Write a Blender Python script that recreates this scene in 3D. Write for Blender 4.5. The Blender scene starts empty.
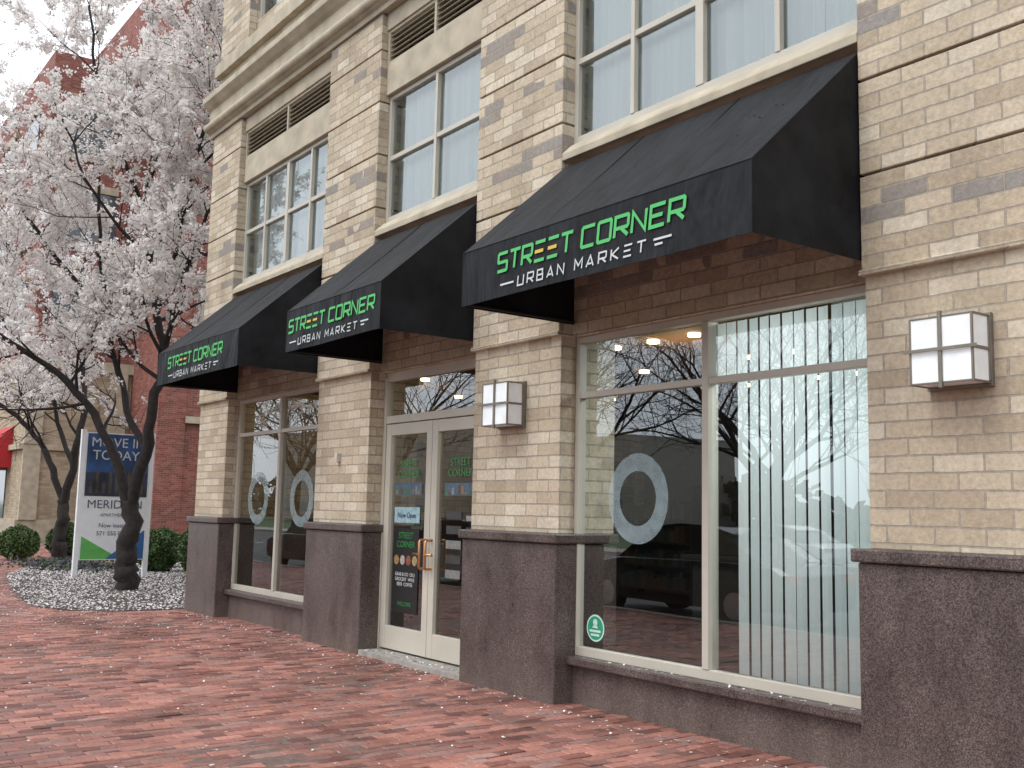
import bpy, math, random
import numpy as np
from mathutils import Vector, Matrix
random.seed(7); np.random.seed(7)
sc=bpy.context.scene
sc.view_settings.view_transform='Standard'; sc.view_settings.look='None'; sc.view_settings.exposure=0

# ---------------------------------------------------------------- materials
def newmat(name):
    m=bpy.data.materials.new(name); m.use_nodes=True
    nt=m.node_tree; b=nt.nodes.get('Principled BSDF')
    return m,nt,b
def N(nt,t,**k):
    n=nt.nodes.new(t)
    for a,v in k.items(): setattr(n,a,v)
    return n
def simple(name,col,rough=.6,metal=0,noise=.12,scale=8,bump=0,spec=.5):
    m,nt,b=newmat(name)
    g=N(nt,'ShaderNodeNewGeometry'); n=N(nt,'ShaderNodeTexNoise'); n.inputs['Scale'].default_value=scale; n.inputs['Detail'].default_value=4
    nt.links.new(g.outputs['Position'],n.inputs['Vector'])
    r=N(nt,'ShaderNodeValToRGB'); r.color_ramp.elements[0].position=.3; r.color_ramp.elements[1].position=.7
    r.color_ramp.elements[0].color=[c*(1-noise) for c in col]+[1]; r.color_ramp.elements[1].color=[min(1,c*(1+noise)) for c in col]+[1]
    nt.links.new(n.outputs['Fac'],r.inputs['Fac']); nt.links.new(r.outputs['Color'],b.inputs['Base Color'])
    b.inputs['Roughness'].default_value=rough; b.inputs['Metallic'].default_value=metal
    b.inputs['Specular IOR Level'].default_value=spec
    if bump:
        bp=N(nt,'ShaderNodeBump'); bp.inputs['Strength'].default_value=bump; bp.inputs['Distance'].default_value=.01
        nt.links.new(n.outputs['Fac'],bp.inputs['Height']); nt.links.new(bp.outputs['Normal'],b.inputs['Normal'])
    return m
def brickmat(name,ramp,mortar,bw=.3,bh=.1,ms=.006,zoff=.07,dark=True,rough=.85):
    m,nt,b=newmat(name); L=nt.links.new
    g=N(nt,'ShaderNodeNewGeometry'); s=N(nt,'ShaderNodeSeparateXYZ'); L(g.outputs['Position'],s.inputs[0])
    a=N(nt,'ShaderNodeMath',operation='ADD'); L(s.outputs[0],a.inputs[0]); L(s.outputs[1],a.inputs[1])
    z=N(nt,'ShaderNodeMath',operation='SUBTRACT'); L(s.outputs[2],z.inputs[0]); z.inputs[1].default_value=zoff
    c=N(nt,'ShaderNodeCombineXYZ'); L(a.outputs[0],c.inputs[0]); L(z.outputs[0],c.inputs[1])
    wn=N(nt,'ShaderNodeTexNoise'); wn.inputs['Scale'].default_value=9; wn.inputs['Detail'].default_value=3; L(g.outputs['Position'],wn.inputs['Vector'])
    ws=N(nt,'ShaderNodeVectorMath',operation='SCALE'); ws.inputs['Scale'].default_value=.012; L(wn.outputs['Color'],ws.inputs[0])
    wa=N(nt,'ShaderNodeVectorMath',operation='ADD'); L(c.outputs[0],wa.inputs[0]); L(ws.outputs[0],wa.inputs[1])
    t=N(nt,'ShaderNodeTexBrick'); t.inputs['Scale'].default_value=1; t.inputs['Brick Width'].default_value=bw; t.inputs['Row Height'].default_value=bh
    t.inputs['Mortar Size'].default_value=ms; t.inputs['Mortar Smooth'].default_value=.25; t.inputs['Bias'].default_value=0
    t.inputs['Color1'].default_value=(0,0,0,1); t.inputs['Color2'].default_value=(1,1,1,1); t.inputs['Mortar'].default_value=(.5,.5,.5,1)
    L(wa.outputs[0],t.inputs['Vector'])
    r=N(nt,'ShaderNodeValToRGB'); els=r.color_ramp.elements
    while len(els)<len(ramp): els.new(.5)
    for e,(p,col) in zip(els,ramp): e.position=p; e.color=list(col)+[1]
    L(t.outputs['Color'],r.inputs['Fac'])
    cur=r.outputs['Color']
    if dark:
        md=N(nt,'ShaderNodeMath',operation='MODULO'); zz=N(nt,'ShaderNodeMath',operation='ADD'); zz.inputs[1].default_value=.6-.27; L(s.outputs[2],zz.inputs[0])
        L(zz.outputs[0],md.inputs[0]); md.inputs[1].default_value=.6
        lt=N(nt,'ShaderNodeMath',operation='LESS_THAN'); L(md.outputs[0],lt.inputs[0]); lt.inputs[1].default_value=.2
        g3=N(nt,'ShaderNodeMath',operation='GREATER_THAN'); L(s.outputs[2],g3.inputs[0]); g3.inputs[1].default_value=3.1
        n2=N(nt,'ShaderNodeTexNoise'); n2.inputs['Scale'].default_value=.8; n2.inputs['Detail'].default_value=2; L(g.outputs['Position'],n2.inputs['Vector'])
        sm=N(nt,'ShaderNodeMath',operation='MULTIPLY'); L(n2.outputs['Fac'],sm.inputs[0]); L(t.outputs['Color'],sm.inputs[1])
        gt=N(nt,'ShaderNodeMath',operation='GREATER_THAN'); L(sm.outputs[0],gt.inputs[0]); gt.inputs[1].default_value=.29
        m1=N(nt,'ShaderNodeMath',operation='MULTIPLY'); L(lt.outputs[0],m1.inputs[0]); L(gt.outputs[0],m1.inputs[1])
        m2=N(nt,'ShaderNodeMath',operation='MULTIPLY'); L(m1.outputs[0],m2.inputs[0]); L(g3.outputs[0],m2.inputs[1])
        m3=N(nt,'ShaderNodeMath',operation='MULTIPLY'); L(m2.outputs[0],m3.inputs[0]); m3.inputs[1].default_value=.7
        mx=N(nt,'ShaderNodeMix',data_type='RGBA'); L(m3.outputs[0],mx.inputs[0]); L(cur,mx.inputs[6])
        dr=N(nt,'ShaderNodeValToRGB'); dr.color_ramp.elements[0].color=(.26,.18,.13,1); dr.color_ramp.elements[1].color=(.15,.145,.16,1); L(t.outputs['Color'],dr.inputs['Fac'])
        L(dr.outputs['Color'],mx.inputs[7]); cur=mx.outputs[2]
    n1=N(nt,'ShaderNodeTexNoise'); n1.inputs['Scale'].default_value=28; n1.inputs['Detail'].default_value=5; n1.inputs['Roughness'].default_value=.72; L(g.outputs['Position'],n1.inputs['Vector'])
    mr=N(nt,'ShaderNodeMapRange'); mr.inputs['From Min'].default_value=.3; mr.inputs['From Max'].default_value=.7; mr.inputs['To Min'].default_value=.76; mr.inputs['To Max'].default_value=1.15; L(n1.outputs['Fac'],mr.inputs[0])
    sv=N(nt,'ShaderNodeVectorMath',operation='MULTIPLY'); L(g.outputs['Position'],sv.inputs[0]); sv.inputs[1].default_value=(2.6,2.6,.55)
    n4=N(nt,'ShaderNodeTexNoise'); n4.inputs['Scale'].default_value=1.2; n4.inputs['Detail'].default_value=5; L(sv.outputs[0],n4.inputs['Vector'])
    mr4=N(nt,'ShaderNodeMapRange'); mr4.inputs['From Min'].default_value=.3; mr4.inputs['From Max'].default_value=.7; mr4.inputs['To Min'].default_value=.85; mr4.inputs['To Max'].default_value=1.07; L(n4.outputs['Fac'],mr4.inputs[0])
    mm=N(nt,'ShaderNodeMath',operation='MULTIPLY'); L(mr.outputs[0],mm.inputs[0]); L(mr4.outputs[0],mm.inputs[1])
    mo=N(nt,'ShaderNodeMix',data_type='RGBA'); L(t.outputs['Fac'],mo.inputs[0]); L(cur,mo.inputs[6]); mo.inputs[7].default_value=list(mortar)+[1]
    vm=N(nt,'ShaderNodeVectorMath',operation='SCALE'); L(mo.outputs[2],vm.inputs[0]); L(mm.outputs[0],vm.inputs['Scale'])
    L(vm.outputs[0],b.inputs['Base Color']); b.inputs['Roughness'].default_value=rough; b.inputs['Specular IOR Level'].default_value=.25
    inv=N(nt,'ShaderNodeMath',operation='SUBTRACT'); inv.inputs[0].default_value=1; L(t.outputs['Fac'],inv.inputs[1])
    h=N(nt,'ShaderNodeMath',operation='MULTIPLY_ADD'); L(n1.outputs['Fac'],h.inputs[0]); h.inputs[1].default_value=.6; L(inv.outputs[0],h.inputs[2])
    bp=N(nt,'ShaderNodeBump'); bp.inputs['Strength'].default_value=.8; bp.inputs['Distance'].default_value=.01; L(h.outputs[0],bp.inputs['Height']); L(bp.outputs['Normal'],b.inputs['Normal'])
    return m
M_brick=brickmat('tan_brick',[(0,(.42,.335,.24)),(.3,(.51,.415,.30)),(.65,(.56,.465,.345)),(1,(.63,.545,.425))],(.37,.32,.255),ms=.0065)
M_red=brickmat('red_brick',[(0,(.19,.065,.05)),(.5,(.27,.09,.07)),(1,(.34,.13,.10))],(.3,.22,.19),bw=.22,bh=.075,dark=False)
M_tan2=brickmat('tan_brick_far',[(0,(.36,.28,.19)),(1,(.5,.41,.29))],(.35,.3,.23),dark=False)
M_stone=simple('precast_stone',(.41,.35,.26),.85,noise=.2,scale=4,bump=.15)
M_frame=simple('window_frame_paint',(.48,.44,.37),.45,noise=.06,scale=3)
M_door=simple('door_paint',(.52,.48,.40),.4,noise=.06,scale=3)
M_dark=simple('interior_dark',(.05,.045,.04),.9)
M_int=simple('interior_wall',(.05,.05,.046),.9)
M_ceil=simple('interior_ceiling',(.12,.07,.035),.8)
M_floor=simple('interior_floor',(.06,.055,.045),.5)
M_bronze=simple('bronze',(.22,.195,.16),.45,metal=.5)
M_copper=simple('copper_pull',(.62,.30,.14),.28,metal=.9)
M_green=simple('logo_green',(.07,.45,.12),.6,noise=.03)
M_green2=simple('poster_green',(.03,.24,.06),.6,noise=.1)
M_white=simple('logo_white',(.55,.57,.57),.6,noise=.03)
M_orange=simple('logo_orange',(.6,.42,.05),.6,noise=.03)
M_black=simple('black_trim',(.008,.008,.009),.7)
M_asph=simple('asphalt',(.07,.07,.072),.9,noise=.25,scale=60,bump=.3)
M_conc=simple('kerb_concrete',(.30,.275,.245),.9,noise=.2,scale=12,bump=.2)
M_paint=simple('road_paint',(.75,.74,.7),.7,noise=.15,scale=30)
M_grass=simple('grass',(.06,.09,.03),.95,noise=.4,scale=25)
M_mulch=simple('mulch',(.055,.04,.032),1,noise=.5,scale=45,bump=.8)
M_car=simple('car_paint',(.02,.021,.025),.10,noise=.02)
M_tyre=simple('tyre',(.02,.02,.02),.85); M_rim=simple('rim',(.5,.5,.52),.3,metal=.9)
M_louv=simple('louvre_paint',(.40,.345,.26),.6,noise=.08)
M_farbld=simple('far_wall',(.3,.27,.24),.9)

def granite():
    m,nt,b=newmat('granite'); L=nt.links.new
    g=N(nt,'ShaderNodeNewGeometry')
    v=N(nt,'ShaderNodeTexVoronoi'); v.inputs['Scale'].default_value=190; L(g.outputs['Position'],v.inputs['Vector'])
    r=N(nt,'ShaderNodeValToRGB'); e=r.color_ramp.elements; e[0].color=(.028,.021,.020,1); e[1].color=(.18,.135,.118,1)
    e2=e.new(.5); e2.color=(.076,.053,.047,1)
    sx=N(nt,'ShaderNodeSeparateColor'); L(v.outputs['Color'],sx.inputs[0]); L(sx.outputs[0],r.inputs['Fac'])
    sv=N(nt,'ShaderNodeVectorMath',operation='MULTIPLY'); L(g.outputs['Position'],sv.inputs[0]); sv.inputs[1].default_value=(1.6,1.6,.7)
    n=N(nt,'ShaderNodeTexNoise'); n.inputs['Scale'].default_value=2.4; n.inputs['Detail'].default_value=6; n.inputs['Roughness'].default_value=.65; L(sv.outputs[0],n.inputs['Vector'])
    mr=N(nt,'ShaderNodeMapRange'); mr.inputs['From Min'].default_value=.3; mr.inputs['From Max'].default_value=.7; mr.inputs['To Min'].default_value=.66; mr.inputs['To Max'].default_value=1.3; L(n.outputs['Fac'],mr.inputs[0])
    s=N(nt,'ShaderNodeSeparateXYZ'); L(g.outputs['Position'],s.inputs[0])
    d=N(nt,'ShaderNodeMapRange'); d.inputs['From Min'].default_value=0; d.inputs['From Max'].default_value=.3; d.inputs['To Min'].default_value=.45; d.inputs['To Max'].default_value=0; L(s.outputs[2],d.inputs[0])
    vm=N(nt,'ShaderNodeVectorMath',operation='SCALE'); L(r.outputs['Color'],vm.inputs[0]); L(mr.outputs[0],vm.inputs['Scale'])
    dm=N(nt,'ShaderNodeMath',operation='MULTIPLY'); L(d.outputs[0],dm.inputs[0]); L(n.outputs['Fac'],dm.inputs[1])
    mx=N(nt,'ShaderNodeMix',data_type='RGBA'); L(dm.outputs[0],mx.inputs[0]); L(vm.outputs[0],mx.inputs[6]); mx.inputs[7].default_value=(.24,.19,.16,1)
    L(mx.outputs[2],b.inputs['Base Color'])
    rr=N(nt,'ShaderNodeMapRange'); rr.inputs['From Min'].default_value=.3; rr.inputs['From Max'].default_value=.7; rr.inputs['To Min'].default_value=.25; rr.inputs['To Max'].default_value=.5; L(n.outputs['Fac'],rr.inputs[0]); L(rr.outputs[0],b.inputs['Roughness'])
    b.inputs['Specular IOR Level'].default_value=.42
    return m
M_gran=granite()

def glass(name,refl,tint=(.9,.94,.92)):
    m=bpy.data.materials.new(name); m.use_nodes=True; nt=m.node_tree; nt.nodes.clear(); L=nt.links.new
    o=N(nt,'ShaderNodeOutputMaterial'); mx=N(nt,'ShaderNodeMixShader'); tr=N(nt,'ShaderNodeBsdfTransparent'); gl=N(nt,'ShaderNodeBsdfGlossy')
    tr.inputs['Color'].default_value=list(tint)+[1]; gl.inputs['Roughness'].default_value=.0; gl.inputs['Color'].default_value=(.93,.98,1,1)
    f=N(nt,'ShaderNodeFresnel'); f.inputs['IOR'].default_value=1.5
    a=N(nt,'ShaderNodeMath',operation='MULTIPLY_ADD'); L(f.outputs[0],a.inputs[0]); a.inputs[1].default_value=1.0; a.inputs[2].default_value=refl; a.use_clamp=True
    n=N(nt,'ShaderNodeTexNoise'); n.inputs['Scale'].default_value=.9; n.inputs['Detail'].default_value=1; g=N(nt,'ShaderNodeNewGeometry'); L(g.outputs['Position'],n.inputs['Vector'])
    bp=N(nt,'ShaderNodeBump'); bp.inputs['Strength'].default_value=.3; bp.inputs['Distance'].default_value=.01; L(n.outputs['Fac'],bp.inputs['Height']); L(bp.outputs['Normal'],gl.inputs['Normal'])
    L(a.outputs[0],mx.inputs[0]); L(tr.outputs[0],mx.inputs[1]); L(gl.outputs[0],mx.inputs[2]); L(mx.outputs[0],o.inputs[0])
    return m
M_glass=glass('shop_glass',.13,(.88,.92,.90)); M_glass2=glass('upper_glass',.12)
def decal(name,col,alpha):
    m,nt,b=newmat(name); b.inputs['Base Color'].default_value=list(col)+[1]; b.inputs['Roughness'].default_value=.6
    n=N(nt,'ShaderNodeTexNoise'); n.inputs['Scale'].default_value=6; mr=N(nt,'ShaderNodeMapRange'); mr.inputs['From Min'].default_value=.3; mr.inputs['From Max'].default_value=.7; mr.inputs['To Min'].default_value=alpha*.75; mr.inputs['To Max'].default_value=min(1,alpha*1.15)
    nt.links.new(n.outputs['Fac'],mr.inputs[0]); nt.links.new(mr.outputs[0],b.inputs['Alpha']); return m
M_ring=decal('frosted_vinyl',(.46,.58,.61),.40)
def fabric():
    m,nt,b=newmat('awning_fabric'); L=nt.links.new
    g=N(nt,'ShaderNodeNewGeometry')
    sv=N(nt,'ShaderNodeVectorMath',operation='MULTIPLY'); L(g.outputs['Position'],sv.inputs[0]); sv.inputs[1].default_value=(2.2,1,1)
    n=N(nt,'ShaderNodeTexNoise'); n.inputs['Scale'].default_value=2.2; n.inputs['Detail'].default_value=7; n.inputs['Roughness'].default_value=.7; L(sv.outputs[0],n.inputs['Vector'])
    r=N(nt,'ShaderNodeValToRGB'); r.color_ramp.elements[0].position=.35; r.color_ramp.elements[1].position=.7
    r.color_ramp.elements[0].color=(.004,.0045,.0055,1); r.color_ramp.elements[1].color=(.017,.0185,.022,1); L(n.outputs['Fac'],r.inputs['Fac']); L(r.outputs['Color'],b.inputs['Base Color'])
    b.inputs['Roughness'].default_value=.62; b.inputs['Specular IOR Level'].default_value=.2
    wv=N(nt,'ShaderNodeVectorMath',operation='MULTIPLY'); L(g.outputs['Position'],wv.inputs[0]); wv.inputs[1].default_value=(2.4,.8,.8)
    w=N(nt,'ShaderNodeTexNoise'); w.inputs['Scale'].default_value=1.5; w.inputs['Detail'].default_value=3; w.inputs['Distortion'].default_value=.6; L(wv.outputs[0],w.inputs['Vector'])
    bp=N(nt,'ShaderNodeBump'); bp.inputs['Strength'].default_value=.8; bp.inputs['Distance'].default_value=.08; L(w.outputs['Fac'],bp.inputs['Height']); L(bp.outputs['Normal'],b.inputs['Normal'])
    return m
M_fab=fabric()
def island(name,cols,rough=.8,noise=True,trans=0,big=(.7,1.2)):
    m,nt,b=newmat(name); L=nt.links.new
    g=N(nt,'ShaderNodeNewGeometry'); r=N(nt,'ShaderNodeValToRGB'); e=r.color_ramp.elements
    while len(e)<len(cols): e.new(.5)
    for i,(el,c) in enumerate(zip(e,cols)): el.position=i/(len(cols)-1); el.color=list(c)+[1]
    L(g.outputs['Random Per Island'],r.inputs['Fac']); out=r.outputs['Color']
    if noise:
        n=N(nt,'ShaderNodeTexNoise'); n.inputs['Scale'].default_value=30; n.inputs['Detail'].default_value=4; n.inputs['Roughness'].default_value=.7; L(g.outputs['Position'],n.inputs['Vector'])
        n2=N(nt,'ShaderNodeTexNoise'); n2.inputs['Scale'].default_value=.9; n2.inputs['Detail'].default_value=5; n2.inputs['Roughness'].default_value=.65; L(g.outputs['Position'],n2.inputs['Vector'])
        mr=N(nt,'ShaderNodeMapRange'); mr.inputs['From Min'].default_value=.3; mr.inputs['From Max'].default_value=.7; mr.inputs['To Min'].default_value=.7; mr.inputs['To Max'].default_value=1.25; L(n.outputs['Fac'],mr.inputs[0])
        m2=N(nt,'ShaderNodeMapRange'); m2.inputs['From Min'].default_value=.33; m2.inputs['From Max'].default_value=.67; m2.inputs['To Min'].default_value=big[0]; m2.inputs['To Max'].default_value=big[1]; L(n2.outputs['Fac'],m2.inputs[0])
        mm=N(nt,'ShaderNodeMath',operation='MULTIPLY'); L(mr.outputs[0],mm.inputs[0]); L(m2.outputs[0],mm.inputs[1])
        v=N(nt,'ShaderNodeVectorMath',operation='SCALE'); L(out,v.inputs[0]); L(mm.outputs[0],v.inputs['Scale']); out=v.outputs[0]
        bp=N(nt,'ShaderNodeBump'); bp.inputs['Strength'].default_value=.5; bp.inputs['Distance'].default_value=.004; L(n.outputs['Fac'],bp.inputs['Height']); L(bp.outputs['Normal'],b.inputs['Normal'])
        rr=N(nt,'ShaderNodeMapRange'); rr.inputs['From Min'].default_value=.35; rr.inputs['From Max'].default_value=.65; rr.inputs['To Min'].default_value=rough-.22; rr.inputs['To Max'].default_value=rough+.15; L(n2.outputs['Fac'],rr.inputs[0]); L(rr.outputs[0],b.inputs['Roughness'])
    else: b.inputs['Roughness'].default_value=rough
    L(out,b.inputs['Base Color']); b.inputs['Specular IOR Level'].default_value=.4
    if trans:
        o=nt.nodes['Material Output']; t=N(nt,'ShaderNodeBsdfTranslucent'); mx=N(nt,'ShaderNodeMixShader'); mx.inputs[0].default_value=trans
        L(out,t.inputs[0]); L(b.outputs[0],mx.inputs[1]); L(t.outputs[0],mx.inputs[2]); L(mx.outputs[0],o.inputs[0])
    return m
M_blind=island('blind_vinyl',[(.70,.76,.76),(.80,.85,.84),(.88,.90,.89)],.6,noise=False,trans=.35)
M_paver=island('paving_brick',[(.13,.058,.047),(.24,.098,.076),(.33,.140,.105),(.41,.182,.14),(.21,.097,.082),(.32,.185,.155)],.62,big=(.62,1.2))
M_petal=island('blossom',[(.76,.68,.66),(.90,.87,.84),(.92,.90,.88),(.85,.79,.77)],.7,noise=False,trans=.42)
M_fallen=island('fallen_petal',[(.55,.49,.48),(.72,.68,.67),(.42,.36,.35)],.8,noise=False)
M_leaf=island('leaf',[(.03,.06,.015),(.06,.11,.03),(.09,.14,.04)],.6,noise=False)
M_bark=simple('bark',(.024,.019,.017),.95,noise=.4,scale=14,bump=1)
M_twig=simple('bare_twig',(.035,.03,.027),.95)
M_sand=simple('joint_sand',(.13,.085,.07),1,noise=.3,scale=20)

# ---------------------------------------------------------------- mesh helpers
def mkobj(name,verts,faces,mats,midx=None,parent=None,smooth=False,bevel=0):
    me=bpy.data.meshes.new(name); me.from_pydata([tuple(v) for v in verts],[],faces)
    for m in (mats if isinstance(mats,(list,tuple)) else [mats]): me.materials.append(m)
    if midx is not None: me.polygons.foreach_set('material_index',midx)
    if smooth: me.polygons.foreach_set('use_smooth',[True]*len(me.polygons))
    me.update(); o=bpy.data.objects.new(name,me); sc.collection.objects.link(o)
    if parent: o.parent=parent
    if bevel:
        b=o.modifiers.new('b','BEVEL'); b.width=bevel; b.segments=2; b.limit_method='ANGLE'
    return o
def empty(name):
    e=bpy.data.objects.new(name,None); sc.collection.objects.link(e); return e
class MB:
    def __init__(s): s.v=[]; s.f=[]; s.m=[]
    def box(s,x0,x1,y0,y1,z0,z1,m=0):
        n=len(s.v); s.v+=[(x0,y0,z0),(x1,y0,z0),(x1,y1,z0),(x0,y1,z0),(x0,y0,z1),(x1,y0,z1),(x1,y1,z1),(x0,y1,z1)]
        s.f+=[tuple(n+i for i in q) for q in ((0,3,2,1),(4,5,6,7),(0,1,5,4),(1,2,6,5),(2,3,7,6),(3,0,4,7))]; s.m+=[m]*6
    def poly(s,pts,m=0):
        n=len(s.v); s.v+=list(pts); s.f.append(tuple(range(n,n+len(pts)))); s.m.append(m)
    def prism(s,prof,x0,x1,m=0):
        n=len(s.v); k=len(prof); s.v+=[(x0,y,z) for y,z in prof]+[(x1,y,z) for y,z in prof]
        s.f.append(tuple(n+i for i in range(k))); s.f.append(tuple(n+k+i for i in reversed(range(k)))); s.m+=[m,m]
        for i in range(k):
            j=(i+1)%k; s.f.append((n+i,n+k+i,n+k+j,n+j)); s.m.append(m)
    def tube(s,pts,rad,n=8,m=0):
        base=len(s.v); pts=[Vector(p) for p in pts]; ref=None
        for i,p in enumerate(pts):
            d=(pts[min(i+1,len(pts)-1)]-pts[max(i-1,0)]).normalized()
            if ref is None: ref=d.orthogonal().normalized()
            ref=(ref-d*ref.dot(d)); ref=ref.normalized() if ref.length>1e-6 else d.orthogonal().normalized()
            b=d.cross(ref)
            for k in range(n):
                a=2*math.pi*k/n; s.v.append(tuple(p+(ref*math.cos(a)+b*math.sin(a))*rad[i]))
        for i in range(len(pts)-1):
            for k in range(n):
                q=base+i*n; s.f.append((q+k,q+(k+1)%n,q+n+(k+1)%n,q+n+k)); s.m.append(m)
        s.f.append(tuple(base+(len(pts)-1)*n+k for k in range(n))); s.m.append(m)
    def obj(s,name,mats,parent=None,bevel=0,smooth=False): return mkobj(name,s.v,s.f,mats,s.m,parent,smooth,bevel)

# ---------------------------------------------------------------- camera
yaw,pit,rol=map(math.radians,(36.263,6.956,1.278))
F=Vector((-math.cos(yaw)*math.cos(pit),math.sin(yaw)*math.cos(pit),math.sin(pit)))
r0=F.cross(Vector((0,0,1))).normalized(); u0=r0.cross(F)
Rr=math.cos(rol)*r0+math.sin(rol)*u0; U=-math.sin(rol)*r0+math.cos(rol)*u0
cd=bpy.data.cameras.new('camera'); cam=bpy.data.objects.new('camera',cd); sc.collection.objects.link(cam)
mt=Matrix((Rr,U,-F)).transposed().to_4x4(); mt.translation=(0,-5.35,1.5); cam.matrix_world=mt
cd.sensor_width=36; cd.lens=1044/1024*36; cd.clip_end=1500; cd.clip_start=.05; sc.camera=cam

# ---------------------------------------------------------------- world / sun
w=bpy.data.worlds.new('World'); sc.world=w; w.use_nodes=True; nt=w.node_tree
bg=nt.nodes['Background']; sky=nt.nodes.new('ShaderNodeTexSky'); sky.sky_type='NISHITA'; sky.sun_disc=False
sky.air_density=1; sky.dust_density=5
hs=nt.nodes.new('ShaderNodeHueSaturation'); hs.inputs['Saturation'].default_value=.25; nt.links.new(sky.outputs[0],hs.inputs['Color'])
tc=nt.nodes.new('ShaderNodeTexCoord'); cn=nt.nodes.new('ShaderNodeTexNoise'); cn.inputs['Scale'].default_value=2.2; cn.inputs['Detail'].default_value=4; nt.links.new(tc.outputs['Generated'],cn.inputs['Vector'])
cr=nt.nodes.new('ShaderNodeValToRGB'); cr.color_ramp.elements[0].position=.3; cr.color_ramp.elements[1].position=.7
cr.color_ramp.elements[0].color=(.85,.90,.97,1); cr.color_ramp.elements[1].color=(.95,.995,1.06,1); nt.links.new(cn.outputs['Fac'],cr.inputs['Fac'])
sc1=nt.nodes.new('ShaderNodeVectorMath'); sc1.operation='SCALE'; sc1.inputs['Scale'].default_value=15.5; nt.links.new(cr.outputs['Color'],sc1.inputs[0])
mx=nt.nodes.new('ShaderNodeMix'); mx.data_type='RGBA'; mx.inputs[0].default_value=.8; nt.links.new(hs.outputs[0],mx.inputs[6]); nt.links.new(sc1.outputs[0],mx.inputs[7])
nt.links.new(mx.outputs[2],bg.inputs['Color']); bg.inputs['Strength'].default_value=.14
sd=bpy.data.lights.new('sun','SUN'); sd.energy=1.5; sd.angle=math.radians(25); sd.color=(1,.995,.985); so=bpy.data.objects.new('sun',sd); sc.collection.objects.link(so)
sdir=Vector((-.15,-.8,1.2)).normalized(); so.rotation_euler=sdir.to_track_quat('Z','Y').to_euler()
sky.sun_elevation=math.asin(sdir.z); sky.sun_rotation=math.atan2(sdir.x,sdir.y)

# ---------------------------------------------------------------- ground, road
mkobj('ground',[(-600,-600,-.16),(600,-600,-.16),(600,600,-.16),(-600,600,-.16)],[(0,1,2,3)],M_grass)
b=MB(); b.box(-300,300,-22,-5.9,-.4,-.13); b.obj('road',M_asph)
b=MB()
for i in range(40): b.box(-120+i*6,-117+i*6,-13.56,-13.44,-.13,-.126)
b.obj('road_marking',M_paint)
b=MB()
for i in range(60): b.box(-90+i*2.0,-88.01+i*2.0,-5.9,-5.72,-.3,0.0)
b.obj('kerb',M_conc,bevel=.015)
b=MB(); b.box(-300,300,-25,-22,-.3,0); b.obj('pavement',M_conc)
b=MB(); b.box(-90,12,-5.72,3,-.3,-.006); b.obj('paving_bed',M_sand)
BED=[(-15.12,.2),(-15.15,-1.15),(-15.6,-1.6),(-16.6,-1.8),(-19.3,-1.5),(-23.5,-.8),(-26.5,.3),(-27.5,3)]
def inbed(x,y):
    if x>-15.1 or x<-27.5: return False
    for (xa,ya),(xb,yb) in zip(BED,BED[1:]):
        if xb<=x<=xa:
            t=(x-xa)/(xb-xa+1e-9); return y>ya+(yb-ya)*t
    return False
def pavers():
    V=[];Fc=[]; bw,bl=.1,.2; g=.004; x0=-40; nx=int(43/bw); n=0
    for i in range(nx):
        x=x0+i*bw; off=(i%2)*.1+random.gauss(0,.006)
        for j in range(31 if x>-15 else 45):
            y=-5.72+j*bl-off
            if y>(.15 if x>-15 else 3) or y<-5.72-1e-6 or inbed(x+.05,y+.1): continue
            dz=random.gauss(0,.0018)+.005*math.sin(x*1.3)*math.sin(y*1.7); t1=random.gauss(0,.0016); t2=random.gauss(0,.0016); jx=random.uniform(-.002,.002); jy=random.uniform(-.0025,.0025)
            xa,xb,ya,yb=x+g+jx,x+bw-g+jx,y+g+jy,y+bl-g+jy; c=.004
            z=[dz-t1-t2,dz+t1-t2,dz+t1+t2,dz-t1+t2]
            V+=[(xa,ya,-.02),(xb,ya,-.02),(xb,yb,-.02),(xa,yb,-.02),(xa,ya,z[0]-c),(xb,ya,z[1]-c),(xb,yb,z[2]-c),(xa,yb,z[3]-c),
                (xa+c,ya+c,z[0]),(xb-c,ya+c,z[1]),(xb-c,yb-c,z[2]),(xa+c,yb-c,z[3])]
            Fc+=[(n+8,n+9,n+10,n+11)]
            for k in range(4):
                l=(k+1)%4; Fc+=[(n+k,n+l,n+4+l,n+4+k),(n+4+k,n+4+l,n+8+l,n+8+k)]
            n+=12
    mkobj('brick_pavement',V,Fc,M_paver)
pavers()
V=[(x,y,.004) for x,y in BED]+[(-27.5,9,.004),(-15.12,9,.004)]
mkobj('planting_bed',V,[tuple(reversed(range(len(V))))],M_mulch)
b=MB(); b.box(-60,-40,-5.72,9,-.3,.001); b.box(-40,-27.5,3,9,-.3,.003); b.obj('plaza_paving',M_sand)

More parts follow.
